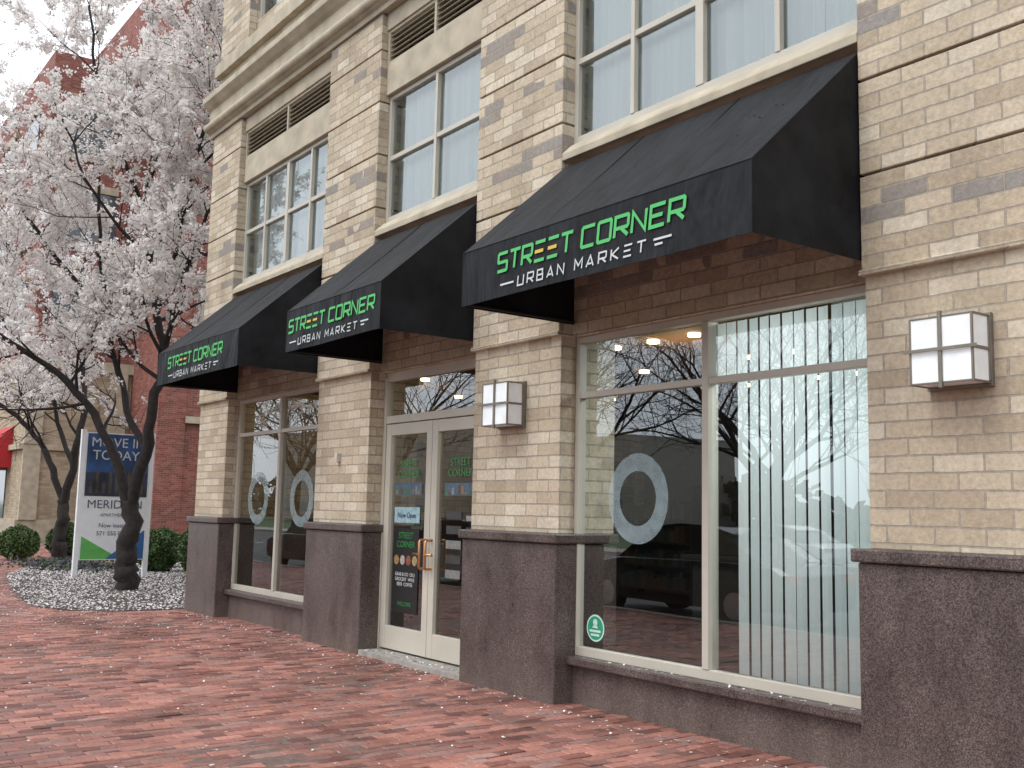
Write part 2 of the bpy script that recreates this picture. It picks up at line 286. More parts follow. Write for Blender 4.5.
def quads(P,size,name,mat,flat=.3,parent=None,seed=1):
    rg=np.random.RandomState(seed); P=np.asarray(P,float); n=len(P)
    nrm=rg.normal(size=(n,3))
    if flat is not None: nrm[:,:2]*=flat; nrm[:,2]=np.abs(nrm[:,2])+.4
    nrm/=np.linalg.norm(nrm,axis=1)[:,None]
    a=rg.normal(size=(n,3)); a-=nrm*(a*nrm).sum(1)[:,None]; a/=np.linalg.norm(a,axis=1)[:,None]; c=np.cross(nrm,a)
    s=(size*rg.uniform(.6,1.3,n))[:,None]/2
    V=np.stack([P-a*s-c*s*.6,P+a*s*.7-c*s,P+a*s+c*s*.7,P-a*s*.6+c*s],1).reshape(-1,3)
    me=bpy.data.meshes.new(name); me.vertices.add(4*n); me.vertices.foreach_set('co',V.ravel())
    me.loops.add(4*n); me.loops.foreach_set('vertex_index',np.arange(4*n)); me.polygons.add(n); me.polygons.foreach_set('loop_start',np.arange(n)*4)
    me.materials.append(mat); me.update(calc_edges=True); me.validate()
    o=bpy.data.objects.new(name,me); sc.collection.objects.link(o)
    if parent: o.parent=parent
    return o
pts=[]
while len(pts)<24000:
    x=random.uniform(-27,-15.1); y=random.uniform(-1.9,4)
    if inbed(x,y) and (math.sin(x*2.1+y)*math.cos(y*2.7-x)+random.random()*1.6>.15): pts.append((x,y,.012))
quads(pts,.028,'fallen_petals',M_fallen)
pts=[]
while len(pts)<1500:
    x=random.gauss(-17,2.5); y=random.uniform(-4,0)
    if random.random()<math.exp(-abs(y+1.4)/.7): pts.append((x,y,.010))
while len(pts)<1900:
    x=random.uniform(-15,-2); y=-.1-abs(random.gauss(0,.15)); pts.append((x,y,.010))
while len(pts)<2600: pts.append((random.uniform(-15,-1),random.uniform(-5,0),.010))
for (xa,xb,n) in ((-6.58,-3.76,110),(-9.78,-7.9,90),(-13.85,-11.1,150)):
    for i in range(n):
        t=random.random()**.6; pts.append((random.uniform(xa,xb),0-.97*t,4.375-.9*t-.006))
for i in range(160): pts.append((random.uniform(-9.8,-7.95),random.uniform(-.05,.16),.055))
for i in range(60): pts.append((random.uniform(-6.5,-3.8),random.uniform(.07,.15),.375))
quads(pts,.017,'fallen_petals',M_fallen,seed=2)

# ---------------------------------------------------------------- main building
BLD=empty('brick_building')
piers=[(-15.0,-13.92),(-11.1,-9.85),(-7.87,-6.62),(-3.72,-2.47),(.43,1.7)]
bays=[(-13.92,-11.1,'W'),(-9.85,-7.87,'D'),(-6.62,-3.72,'W'),(-2.47,.43,'W')]
bk=MB(); gr=MB(); stn=MB()
for xa,xb in piers:
    bk.box(xa,xb,0,.6,1.33,2.965)
    z=2.97
    while z<6.9:
        z1=min(z+.6,7.0)
        bk.box(xa-.004,xb+.004,-.03,.6,z+.009,z1-.009)
        if z>2.98: bk.box(xa+.02,xb-.02,.0,.58,z-.02,z+.009)
        z+=.6
    bk.box(xa-.014,xb+.014,-.05,.59,2.95,2.982)
    gr.box(xa-.045,xb+.045,-.06,.6,-.2,1.25); gr.box(xa-.075,xb+.075,-.092,.6,1.252,1.33)
for xa,xb,t in bays:
    bk.box(xa,xb,.12,.5,2.95,4.42)
    stn.prism([(.5,4.43),(-.03,4.43),(-.03,4.49),(-.02,4.505),(.06,4.585),(.5,4.60)],xa+.006,xb-.006)
    stn.box(xa+.006,xb-.006,.05,.5,6.05,6.4)
    stn.box(xa+.006,xb-.006,.03,.5,6.8,7.0)
    if t=='W':
        gr.box(xa+.04,xb-.04,.13,.5,-.2,.30); gr.box(xa+.03,xb-.03,.065,.5,.302,.37)
bk.obj('brick_piers',M_brick,BLD,bevel=.006); gr.obj('granite_base',M_gran,BLD,bevel=.012)
c=[(.5,7.0),(-.06,7.0),(-.06,7.06),(-.10,7.08)]
for k in range(9):
    a=-math.pi/2+math.pi*k/8; c.append((-.11-.06*math.cos(a),7.15+.06*math.sin(a)))
c+=[(-.08,7.22),(-.08,7.42),(-.13,7.45),(-.18,7.50),(-.20,7.52),(-.20,7.60),(-.16,7.64),(.5,7.64)]
stn.prism(c,-15.12,8.0)
stn.box(-15.06,8,-.06,.5,7.95,8.15)
stn.obj('stone_trim',M_stone,BLD,bevel=.006)
up=MB(); up.box(-15.0,8,.03,.5,7.64,7.95)
for xa,xb in piers: up.box(xa,xb,.0,.6,8.15,13)
for xa,xb,t in bays: up.box(xa,xb,.12,.5,8.15,8.5); up.box(xa,xb,.12,.5,10.4,13)
up.box(-15.0,-14.6,.6,14,1.33,13); up.box(1.7,8,0,.6,1.33,7.0); up.box(1.7,8,0,.6,8.15,13); up.obj('upper_walls',M_brick,BLD)
g=MB(); g.box(-15.04,-14.6,.6,14,-.2,1.33); g.box(1.75,8,-.06,.6,-.2,1.33); g.obj('granite_base_side',M_gran,BLD)
s=MB(); s.box(-14.6,8,.6,14,7.0,7.2); s.box(-14.6,8,13.6,14,-.1,13); s.box(7.6,8,.6,13.6,-.1,13); s.box(-15,8,0.1,14,13,13.3); s.obj('slabs_and_roof',M_farbld,BLD)
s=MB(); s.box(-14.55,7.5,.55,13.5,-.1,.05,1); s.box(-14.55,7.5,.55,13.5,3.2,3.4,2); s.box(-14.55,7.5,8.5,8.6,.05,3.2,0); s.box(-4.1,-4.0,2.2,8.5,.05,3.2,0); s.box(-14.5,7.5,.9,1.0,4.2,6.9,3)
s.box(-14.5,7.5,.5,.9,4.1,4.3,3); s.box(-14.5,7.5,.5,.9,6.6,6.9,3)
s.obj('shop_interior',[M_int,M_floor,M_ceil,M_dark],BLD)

fr=MB(); gl=MB(); gl2=MB(); lv=MB(); bl=MB(); up2=MB()
def slats(x0,x1,z0,z1,y,pitch=.085,wd=.089,ang=28,jit=7):
    x=x0
    while x<x1:
        a=math.radians(ang+random.uniform(-jit,jit)); dx=wd/2*math.cos(a); dy=wd/2*math.sin(a); xo=random.uniform(-.005,.005); sw=random.uniform(-.008,.008)
        bl.poly([(x-dx+xo+sw,y-dy,z0),(x+xo+sw,y+.008,z0),(x+xo,y+.008,z1),(x-dx+xo,y-dy,z1)]); n=len(bl.v)
        bl.v+=[(x+dx+xo+sw,y+dy,z0),(x+dx+xo,y+dy,z1)]; bl.f.append((n-3,n,n+1,n-2)); bl.m.append(0)
        x+=pitch
for xa,xb,t in bays:
    if t=='W':
        z0,z1=.37,2.95; mid=(xa+xb)/2; f=.055; ya,yb=.16,.235
        fr.box(xa+.002,xa+f,ya,yb,z0,z1); fr.box(xb-f,xb-.002,ya,yb,z0,z1)
        fr.box(xa+f,xb-f,ya+.003,yb,z0,z0+.07); fr.box(xa+f,xb-f,ya+.003,yb,z1-f,z1-.002)
        fr.box(xa+f,mid-.03,ya+.003,yb,2.435,2.485); fr.box(mid+.03,xb-f,ya+.003,yb,2.435,2.485)
        fr.box(mid-.03,mid+.03,ya-.004,yb+.03,z0+.07,z1-f)
        gl.poly([(xa+.03,.2,z0+.02),(xb-.03,.2,z0+.02),(xb-.03,.2,z1-.02),(xa+.03,.2,z1-.02)])
    cols=4 if t=='W' else 2
    z0,z1=4.60,6.05; f=.05; ya,yb=.10,.17
    fr.box(xa+.002,xa+f,ya,yb,z0,z1-.002); fr.box(xb-f,xb-.002,ya,yb,z0,z1-.002); fr.box(xa+f,xb-f,ya+.003,yb,z0-.002,z0+.06); fr.box(xa+f,xb-f,ya+.003,yb,z1-f,z1-.002)
    for i in range(1,cols):
        xm=xa+(xb-xa)*i/cols; hw=.04 if (i*2==cols and cols==4) else .022
        fr.box(xm-hw,xm+hw,ya-.004,yb,z0+.06,z1-f)
    fr.box(xa+f,xb-f,ya+.004,yb-.004,5.30,5.35)
    gl2.poly([(xa+.03,.14,z0+.02),(xb-.03,.14,z0+.02),(xb-.03,.14,z1-.02),(xa+.03,.14,z1-.02)])
    slats(xa+.04,xb-.02,4.55,6.1,.25,pitch=.088,wd=.094,ang=4,jit=5)
    lv.box(xa+.006,xa+.05,.05,.3,6.4,6.8); lv.box(xb-.05,xb-.006,.05,.3,6.4,6.8); lv.box(xa+.05,xb-.05,.053,.3,6.4,6.43); lv.box(xa+.05,xb-.05,.053,.3,6.77,6.8)
    lv.box((xa+xb)/2-.02,(xa+xb)/2+.02,.056,.3,6.43,6.77)
    k=6.45
    while k<6.76:
        lv.prism([(.06,k-.016),(.065,k-.022),(.14,k+.022),(.135,k+.028)],xa+.05,xb-.05); k+=.06
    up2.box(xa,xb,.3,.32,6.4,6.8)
    gl2.poly([(xa,.2,8.5),(xb,.2,8.5),(xb,.2,10.4),(xa,.2,10.4)])
    for i in range(cols+1):
        xm=xa+.03+(xb-xa-.06)*i/cols; fr.box(xm-.03,xm+.03,.15,.22,8.5,10.4)
    fr.box(xa,xb,.154,.216,9.4,9.46); slats(xa+.04,xb-.02,8.45,10.4,.36,ang=22)
slats(-4.98,-3.66,.42,2.90,.34,pitch=.100,wd=.092,ang=-6,jit=6)
slats(-5.28,-4.99,2.5,2.9,.34,pitch=.100,wd=.092,ang=-6,jit=6)
slats(-2.4,.4,.42,2.90,.36,ang=24)
xa,xb=-9.85,-7.87; ya,yb=.17,.25
fr2=MB()
fr2.box(xa+.002,xa+.06,ya,yb,.05,2.9); fr2.box(xb-.06,xb-.002,ya,yb,.05,2.9); fr2.box(xa+.06,xb-.06,ya+.003,yb,2.40,2.48); fr2.box(xa+.06,xb-.06,ya+.003,yb,2.85,2.95)
fr2.box(xa,xa+.06,ya+.02,yb,2.9,2.95); fr2.box(xb-.06,xb,ya+.02,yb,2.9,2.95)
mid=(xa+xb)/2
for l,r in ((xa+.068,mid-.004),(mid+.004,xb-.068)):
    fr2.box(l,l+.10,ya+.008,yb-.01,.07,2.39); fr2.box(r-.10,r,ya+.008,yb-.01,.07,2.39)
    fr2.box(l+.10,r-.10,ya+.011,yb-.013,.07,.30); fr2.box(l+.10,r-.10,ya+.011,yb-.013,2.27,2.39)
gl.poly([(xa+.05,.215,.1),(xb-.05,.215,.1),(xb-.05,.215,2.9),(xa+.05,.215,2.9)])
fr2.obj('shop_door',M_door,BLD,bevel=.004)
t=MB(); t.box(xa-.0,xb+.0,-.05,.5,-.1,.05); t.obj('door_step',M_conc,BLD,bevel=.006)
h=MB()
for sx in (-1,1):
    x=mid+sx*.055; h.tube([(x,.178,.92),(x,.11,.92),(x,.10,.94),(x,.10,1.18),(x,.11,1.20),(x,.178,1.20)],[.013]*6,8)
    h.tube([(x,.10,1.06),(x+sx*.12,.10,1.06)],[.012,.012],8)
h.obj('door_pulls',M_copper,BLD,smooth=True)
fr.obj('window_frames',M_frame,BLD,bevel=.004); gl.obj('shop_glazing',M_glass,BLD); gl2.obj('upper_glazing',M_glass2,BLD)
lv.obj('louvres',M_louv,BLD); up2.obj('louvre_backing',M_dark,BLD); bl.obj('vertical_blinds',M_blind,BLD)

goods=island('packaged_goods',[(.06,.02,.015),(.1,.08,.04),(.03,.05,.07),(.1,.1,.1),(.03,.06,.03)],.5,noise=False)
S=empty('store_shelf'); a=MB(); gd=MB(); bx,by=-13.4,7.6
for z in (.2,.6,1.0,1.4,1.8): a.box(bx-.9,bx+.9,by,by+.4,z,z+.03)
a.box(bx-.93,bx-.9,by,by+.4,.05,2.0); a.box(bx+.9,bx+.93,by,by+.4,.05,2.0)
for z in (.23,.63,1.03,1.43):
    x=bx-.87
    while x<bx+.75:
        ww=random.uniform(.06,.16); gd.box(x,x+ww-.01,by+.03,by+.3,z+.001,z+random.uniform(.15,.3)); x+=ww
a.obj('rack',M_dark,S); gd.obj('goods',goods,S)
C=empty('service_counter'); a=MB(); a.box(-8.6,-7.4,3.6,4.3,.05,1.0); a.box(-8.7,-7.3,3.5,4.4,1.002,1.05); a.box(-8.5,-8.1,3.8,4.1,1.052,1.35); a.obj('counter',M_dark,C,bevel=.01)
dl,ntd,bd=newmat('downlight_lens'); bd.inputs['Emission Color'].default_value=(1,.70,.38,1); bd.inputs['Emission Strength'].default_value=12
d=MB()
for x in (-13,-11.6,-9,-7.9,-7.35,-6.8):
    for y in (1.75,3.2,5.0):
        d.tube([(x,y,3.199),(x,y,3.17)],[.06,.06],12)
d.obj('ceiling_downlights',dl,BLD)
for x in (-12.5,-7.1):
    pl=bpy.data.lights.new('ceiling_lamp','POINT'); pl.energy=20; pl.color=(1,.72,.45); pl.shadow_soft_size=.12; po=bpy.data.objects.new('ceiling_lamp',pl); po.location=(x,1.9,2.85); sc.collection.objects.link(po); po.parent=BLD
b=MB(); b.box(-5.0,-4.15,1.2,2.0,3.17,3.199); b.obj('added_backlight_housing',M_white,BLD)  # invented housing for the light added behind the blinds
al=bpy.data.lights.new('added_blind_backlight','AREA'); al.shape='RECTANGLE'; al.size=.8; al.size_y=.75; al.energy=100; al.color=(.90,.98,1); ao=bpy.data.objects.new('added_blind_backlight',al); ao.location=(-4.57,1.6,3.16); sc.collection.objects.link(ao); ao.parent=BLD  # added area light, brightens the translucent blinds from behind

def ring(cx,cz,ro,ri,mat,y=.193,n=64):
    v=[];f=[]
    for i in range(n):
        a=2*math.pi*i/n; v+=[(cx+ro*math.cos(a),y,cz+ro*1.05*math.sin(a)),(cx+ri*math.cos(a),y,cz+ri*1.05*math.sin(a))]
    for i in range(n):
        j=(i+1)%n; f.append((2*i,2*j,2*j+1,2*i+1))
    return mkobj('window_decal',v,f,mat)
ring(-5.90,1.62,.33,.20,M_ring)
for cx in (-13.18,-11.85): ring(cx,1.6,.33,.21,M_ring)
def disc(cx,cz,r,y,n=32): return [(cx+r*math.cos(2*math.pi*i/n),y,cz+r*math.sin(2*math.pi*i/n)) for i in range(n)]
st=MB(); st.poly(disc(-6.37,.60,.105,.193),1); st.poly(disc(-6.37,.60,.092,.1915),0)
st.poly(disc(-6.37,.645,.026,.190,20),1); st.poly([(-6.405,.190,.60),(-6.335,.190,.60),(-6.35,.190,.622),(-6.39,.190,.622)],1)
st.box(-6.435,-6.305,.189,.190,.568,.586,1); st.box(-6.42,-6.32,.189,.190,.538,.555,1)
st.obj('window_sticker',[simple('sticker_green',(.03,.30,.17),.4),simple('sticker_white',(.55,.72,.64),.4)])

# ---------------------------------------------------------------- lettering
G={'S':[[(.8,1),(.06,1),(0,.94),(0,.56),(.06,.5),(.76,.5),(.82,.44),(.82,.06),(.76,0),(0,0)]],'T':[[(-.02,1),(.86,1)],[(.42,.93),(.42,0)]],
'R':[[(0,0),(0,1),(.76,1),(.82,.93),(.82,.5),(.76,.42),(.08,.42)],[(.38,.42),(.84,0)]],'E':[[(0,1),(.82,1)],[(0,.5),(.7,.5)],[(0,0),(.82,0)]],
'F':[[(.82,1),(0,1),(0,0),(.82,0)],[(.07,.5),(.7,.5)]],'C':[[(.82,1),(.06,1),(0,.93),(0,.07),(.06,0),(.82,0)]],'O':[[(.4,1),(.06,1),(0,.93),(0,.07),(.06,0),(.76,0),(.82,.07),(.82,.93),(.76,1),(.4,1)]],
'N':[[(0,0),(0,1),(.8,0),(.8,1)]],'U':[[(0,1),(0,0),(.8,0),(.8,1)]],'B':[[(.1,1),(0,1),(0,0),(.76,0),(.76,.5),(.08,.5)],[(.1,1),(.7,1),(.7,.55)]],
'A':[[(0,0),(.4,1),(.8,0)],[(.2,.25),(.6,.25)]],'M':[[(0,0),(0,1),(.42,.35),(.84,1),(.84,0)]],'K':[[(0,0),(0,1)],[(.8,1),(.1,.5),(.8,0)]]}
def stroke(mb,pl,th,fn,m):
    P=[Vector(p) for p in pl]; Lf=[];Rt=[]
    for i,p in enumerate(P):
        if i==0: n=(P[1]-P[0]).normalized(); n=Vector((-n.y,n.x)); k=1
        elif i==len(P)-1: n=(P[-1]-P[-2]).normalized(); n=Vector((-n.y,n.x)); k=1
        else:
            a=(P[i]-P[i-1]).normalized(); c=(P[i+1]-P[i]).normalized(); na=Vector((-a.y,a.x)); nc=Vector((-c.y,c.x)); n=(na+nc); n=n.normalized() if n.length>1e-4 else na; k=min(1/max(n.dot(na),.4),2.0)
        Lf.append(p+n*th/2*k); Rt.append(p-n*th/2*k)
    for i in range(len(P)-1): mb.poly([fn(q) for q in (Rt[i],Rt[i+1],Lf[i+1],Lf[i])],m)
def word(mb,text,x0,z0,width,h,y,th,m,shear=.12,gap=.3,over=None):
    n=len(text); cw=width/(n*(.82+gap)-gap)
    for i,chv in enumerate(text):
        for k,pl in enumerate(G[chv]):
            ox=x0+i*(.82+gap)*cw
            fn=lambda p: (ox+p.x+shear*p.y, y-.0006*(k+1), z0+p.y)
            mm=over(i,k) if over else m
            stroke(mb,[(px*cw,pz*h) for px,pz in pl],th,fn,mm)
def awning(xa,xb,ph):
    A=empty('awning'); p=-1.0; zt,zf,zb=4.375,3.47,3.05; yw=.115
    NX=24;NY=8
    V=[];Fc=[]
    for j in range(NY+1):
        for i in range(NX+1):
            u=i/NX; t=j/NY; sag=-.020*math.sin(math.pi*t)*(.4+.6*abs(math.sin(math.pi*u*3)))-.004*math.sin(u*23+ph+t*3)*math.sin(math.pi*t)
            V.append((xa+(xb-xa)*u,-.004+(p+.004)*t,zt+(zf-zt)*t+sag*(0 if i in(0,NX) else 1)))
    for j in range(NY):
        for i in range(NX): q=j*(NX+1)+i; Fc.append((q,q+1,q+NX+2,q+NX+1))
    n=len(V)
    for i in range(NX+1):
        u=i/NX; x=xa+(xb-xa)*u; e=0 if i in(0,NX) else 1
        V+=[(x,p,zf),(x,p+.004*e*math.sin(u*9+ph),(zf+zb)/2),(x,p+.003*e*math.sin(u*17+ph),zb+.004*e*math.sin(u*7+ph))]
    for i in range(NX):
        for k in range(2): q=n+i*3+k; Fc.append((q,q+3,q+4,q+1))
    for x in (xa,xb):
        n=len(V); V+=[(x,yw,zt),(x,0,zt),(x,p,zf),(x,p,zb),(x,yw,zb)]; Fc.append((n,n+1,n+2,n+3,n+4))
    o=mkobj('canopy_fabric',V,Fc,M_fab,parent=A); sm=o.modifiers.new('s','SOLIDIFY'); sm.thickness=.004; sm.offset=0
    f=MB()
    for x in (xa+.02,xb-.02):
        f.tube([(x,.10,zt-.06),(x,p+.02,zf-.03),(x,p+.02,zb+.02),(x,.10,zb+.02)],[.012]*4,6)
    f.tube([(xa+.03,p+.02,zb+.02),(xb-.03,p+.02,zb+.02)],[.012]*2,6); f.tube([(xa+.03,p+.03,zf-.04),(xb-.03,p+.03,zf-.04)],[.012]*2,6)
    f.obj('frame',M_black,A)
    pt=MB()
    pt.tube([(xa,p-.001,zf),(xb,p-.001,zf)],[.005]*2,6); pt.tube([(xb,p,zb),(xb,p,zf),(xb,0,zt)],[.005]*3,6); pt.tube([(xa,p,zb),(xa,p,zf),(xa,0,zt)],[.005]*3,6)
    nse=2 if xb-xa>2.3 else 1
    for i in range(1,nse+1):
        x=xa+(xb-xa)*i/(nse+1)
        pt.tube([(x,-.01-(.99)*t,zt+(zf-zt)*t-.010*math.sin(math.pi*t)+.001) for t in [k/6 for k in range(7)]],[.004]*7,5)
    pt.obj('piping',M_fab,A)
    cx=(xa+xb)/2; W=min(1.92,(xb-xa)*.93); k=W/1.92; L=MB(); yy=p-.010
    word(L,'STREET',cx-W/2,3.24,W*.44,.130*k,yy,.024*k,0,gap=.26,over=lambda i,kk:(1 if (i==3 and kk==1) or (i==4 and kk==1) else 0))
    word(L,'CORNFR',cx-W/2+W*.495,3.24,W*.485,.130*k,yy,.024*k,0,gap=.26)
    word(L,'URBAN',cx-W/2+W*.13,3.10,W*.27,.070*k,yy,.012*k,2,gap=.55); word(L,'MARKET',cx-W/2+W*.46,3.10,W*.35,.070*k,yy,.012*k,2,gap=.55)
    for (a,c,z) in ((.02,.105,3.13),(.85,.93,3.15),(.855,.89,3.118)):
        L.poly([(cx-W/2+W*a,yy,z),(cx-W/2+W*c,yy,z),(cx-W/2+W*c,yy,z+.014),(cx-W/2+W*a,yy,z+.014)],2)
    L.obj('lettering',[M_green,M_orange,M_white],A)
for a,c,ph in ((-6.6,-3.735,0),(-9.83,-7.89,2),(-13.9,-11.12,4)): awning(a,c,ph)

# ---------------------------------------------------------------- wall lamps
ala=simple('alabaster_panel',(.88,.91,.92),.35,noise=.08,scale=9)
def lamp(cx,cz,W=.36,H=.36,D=.15):
    A=empty('wall_lamp'); a=MB(); y0=-.03-D-.02
    a.box(cx-W/2,cx+W/2,y0,-.03,cz-H/2,cz+H/2); a.obj('diffuser',ala,A,bevel=.006)
    f=MB(); t=.0085
    f.box(cx-t*1.2,cx+t*1.2,y0-.014,y0+.006,cz-H/2-.03,cz+H/2+.03)
    f.box(cx-W/2-.035,cx+W/2+.035,y0-.019,y0-.0145,cz-t*1.2,cz+t*1.2)
    for sx in (-1,1):
        x=cx+sx*W/2
        f.box(x-t*.7,x+t*.7,y0-.005,y0+.009,cz-H/2-.006,cz+H/2+.006)
        f.box(x-t*.7,x+t*.7,y0+.009,-.03,cz-H/2-.006,cz-H/2+t*.7); f.box(x-t*.7,x+t*.7,y0+.009,-.03,cz+H/2-t*.7,cz+H/2+.006); f.box(x-.003+sx*.004,x+.003+sx*.004,y0+.006,-.03,cz-t,cz+t)
        f.box(x-t*.9,x+t*.9,-.045,-.028,cz-H/2+t,cz+H/2-t)
    for sz in (-1,1): f.box(cx-W/2+t,cx+W/2-t,y0-.004,y0+.008,cz+sz*H/2-.005,cz+sz*H/2+.005)
    f.box(cx-W/2-.01,cx+W/2+.01,-.03,.0,cz-H/2-.02,cz+H/2+.02)
    f.obj('bronze_frame',M_bronze,A,bevel=.002)
lamp(-3.12,2.42); lamp(-7.265,2.41); lamp(1.06,2.4)
a=MB(); a.box(-10.53,-10.47,-.05,0,2.0,2.1); a.box(-10.515,-10.485,-.056,-.05,2.02,2.06); a.obj('entry_sensor',simple('sensor_plastic',(.55,.52,.45),.5),bevel=.006)

# ---------------------------------------------------------------- door posters
def panel(name,x0,x1,z0,z1,col,y=.207,parent=None):
    return mkobj(name,[(x0,y,z0),(x1,y,z0),(x1,y,z1),(x0,y,z1)],[(0,1,2,3)],simple(name,col,.45,noise=.25,scale=25),parent=parent)
def texto(body,x,z,size,mat,y=.204,parent=None,rot=(math.pi/2,0,0)):
    c=bpy.data.curves.new('lettering','FONT'); c.body=body; c.size=size; c.align_x='CENTER'; c.extrude=.0005
    o=bpy.data.objects.new('lettering',c); o.location=(x,y,z); o.rotation_euler=rot; c.materials.append(mat); sc.collection.objects.link(o); o.parent=parent; return o
DP=empty('door_posters')
for c0 in (-9.34,-8.38):
    texto('STREET\nCORNER',c0,1.93,.105,M_green2,parent=DP)
    panel('photo_strip',c0-.27,c0+.27,1.64,1.76,(.07,.12,.18),parent=DP)
    for i in range(9): panel('photo_detail',c0-.25+i*.056,c0-.21+i*.056,1.65,1.67+random.random()*.07,random.choice([(.25,.16,.06),(.25,.25,.25),(.15,.05,.03),(.06,.15,.06)]),.2055,DP)
panel('card',-9.60,-9.10,1.36,1.52,(.30,.45,.50),parent=DP); texto('Now Open',-9.35,1.41,.08,simple('ink',(.02,.05,.1),.6),parent=DP)
panel('black_poster',-9.6,-9.1,.45,1.30,(.012,.012,.012),parent=DP); texto('STREET\nCORNER',-9.35,1.2,.09,M_green2,parent=DP)
for i in range(4):
    mkobj('photo_round',disc(-9.53+i*.12,.98,.05,.2055,16),[tuple(range(16))],simple('food',[(.3,.17,.07),(.35,.32,.27),(.25,.08,.05),(.32,.26,.12)][i],.5,noise=.4,scale=40),parent=DP)
texto('GRAB & GO  DELI\nGROCERY  WINE\nBEER  COFFEE',-9.35,.82,.05,M_white,parent=DP); texto('WELCOME',-9.35,.52,.055,M_green2,parent=DP)
for i in range(5): panel('notice',-8.60,-8.34,.85+i*.14,.93+i*.14,random.choice([(.2,.2,.19),(.05,.1,.05),(.12,.05,.03),(.04,.04,.04)]),parent=DP)
for i in range(6): panel('notice_line',-8.26,-8.06,.85+i*.11,.90+i*.11,random.choice([(.25,.25,.24),(.03,.03,.03),(.15,.15,.15)]),parent=DP)

# ---------------------------------------------------------------- sign by the tree (faces +X)
SG=empty('leasing_sign'); X=-22.0
s=MB(); s.box(X-.05,X+.05,.10,.19,-.1,2.95); s.box(X-.05,X+.05,1.47,1.56,-.1,2.95); s.box(X-.04,X+.04,.19,1.47,.35,2.9); s.obj('posts_and_panel',simple('sign_white',(.78,.79,.8),.5,noise=.04),SG)
def sp(y0,y1,z0,z1,col,dx=.045): return mkobj('printed_area',[(X+dx,y0,z0),(X+dx,y1,z0),(X+dx,y1,z1),(X+dx,y0,z1)],[(0,1,2,3)],simple('print',col,.5,noise=.6 if sum(col)<.5 else .1,scale=3),parent=SG)
sp(.22,1.45,1.75,2.88,(.025,.07,.19)); sp(.22,1.45,1.62,2.1,(.03,.035,.06),.047)
for i in range(9): sp(.3+i*.125,.36+i*.125,1.68,1.8+random.random()*.4,(.09,.08,.07),.0485)
mkobj('printed_area',[(X+.046,.22,.37),(X+.046,1.0,.37),(X+.046,.22,.82)],[(0,1,2)],simple('print_green',(.12,.42,.10),.5),parent=SG)
mkobj('printed_area',[(X+.047,.7,.37),(X+.047,1.45,.37),(X+.047,1.45,.95)],[(0,1,2)],simple('print_blue',(.03,.12,.3),.5),parent=SG)
ry=(math.pi/2,0,math.pi/2)
for tx,z,sz,mt_ in (('MOVE IN',2.62,.27,M_white),('TODAY!',2.36,.27,M_white),('MERIDIAN',1.38,.24,simple('ink2',(.08,.1,.14),.6)),('APARTMENTS',1.22,.09,simple('ink3',(.15,.15,.18),.6)),('Now leasing',1.0,.12,simple('ink4',(.05,.08,.15),.6)),('571 555 0123',.84,.12,simple('ink5',(.05,.08,.15),.6))):
    o=texto(tx,0,z,sz,mt_,parent=SG,rot=ry); o.location=(X+.049,.83,z)

# ---------------------------------------------------------------- trees
def grow(mb,tips,p,d,r,ln,lev,maxlev,rnd,up=.15,spread=.75,nb=5):
    seg=4 if lev<maxlev else 3; pts=[p]; rad=[r]; q=p.copy(); dd=d.copy()
    for i in range(seg):
        dd=(dd+Vector((rnd.gauss(0,.22),rnd.gauss(0,.22),rnd.gauss(0,.18)+up*.3))).normalized(); q=q+dd*ln/seg; pts.append(q.copy()); rad.append(max(r*(1-.75*(i+1)/seg),.004))
        if lev>=maxlev-1: tips.append((pts[-2].copy(),q.copy(),lev))
    mb.tube(pts,rad,6 if lev<2 else (4 if lev<maxlev else 3))
    if lev<maxlev:
        for k in range(nb):
            t=.25+.75*(k+rnd.random()*.6)/nb; t=min(t,.999); i=int(t*seg); f=t*seg-i; pp=pts[i].lerp(pts[i+1],f); base=(pts[i+1]-pts[i]).normalized()
            o=Vector((rnd.gauss(0,1),rnd.gauss(0,1),rnd.gauss(0,.8))); o=(o-base*o.dot(base)).normalized()
            nd=(base*(1-spread*.4)+o*spread+Vector((0,0,up))).normalized()
            grow(mb,tips,pp,nd,max(rad[i]*.6,.006),ln*rnd.uniform(.5,.72),lev+1,maxlev,rnd,up,spread,nb)
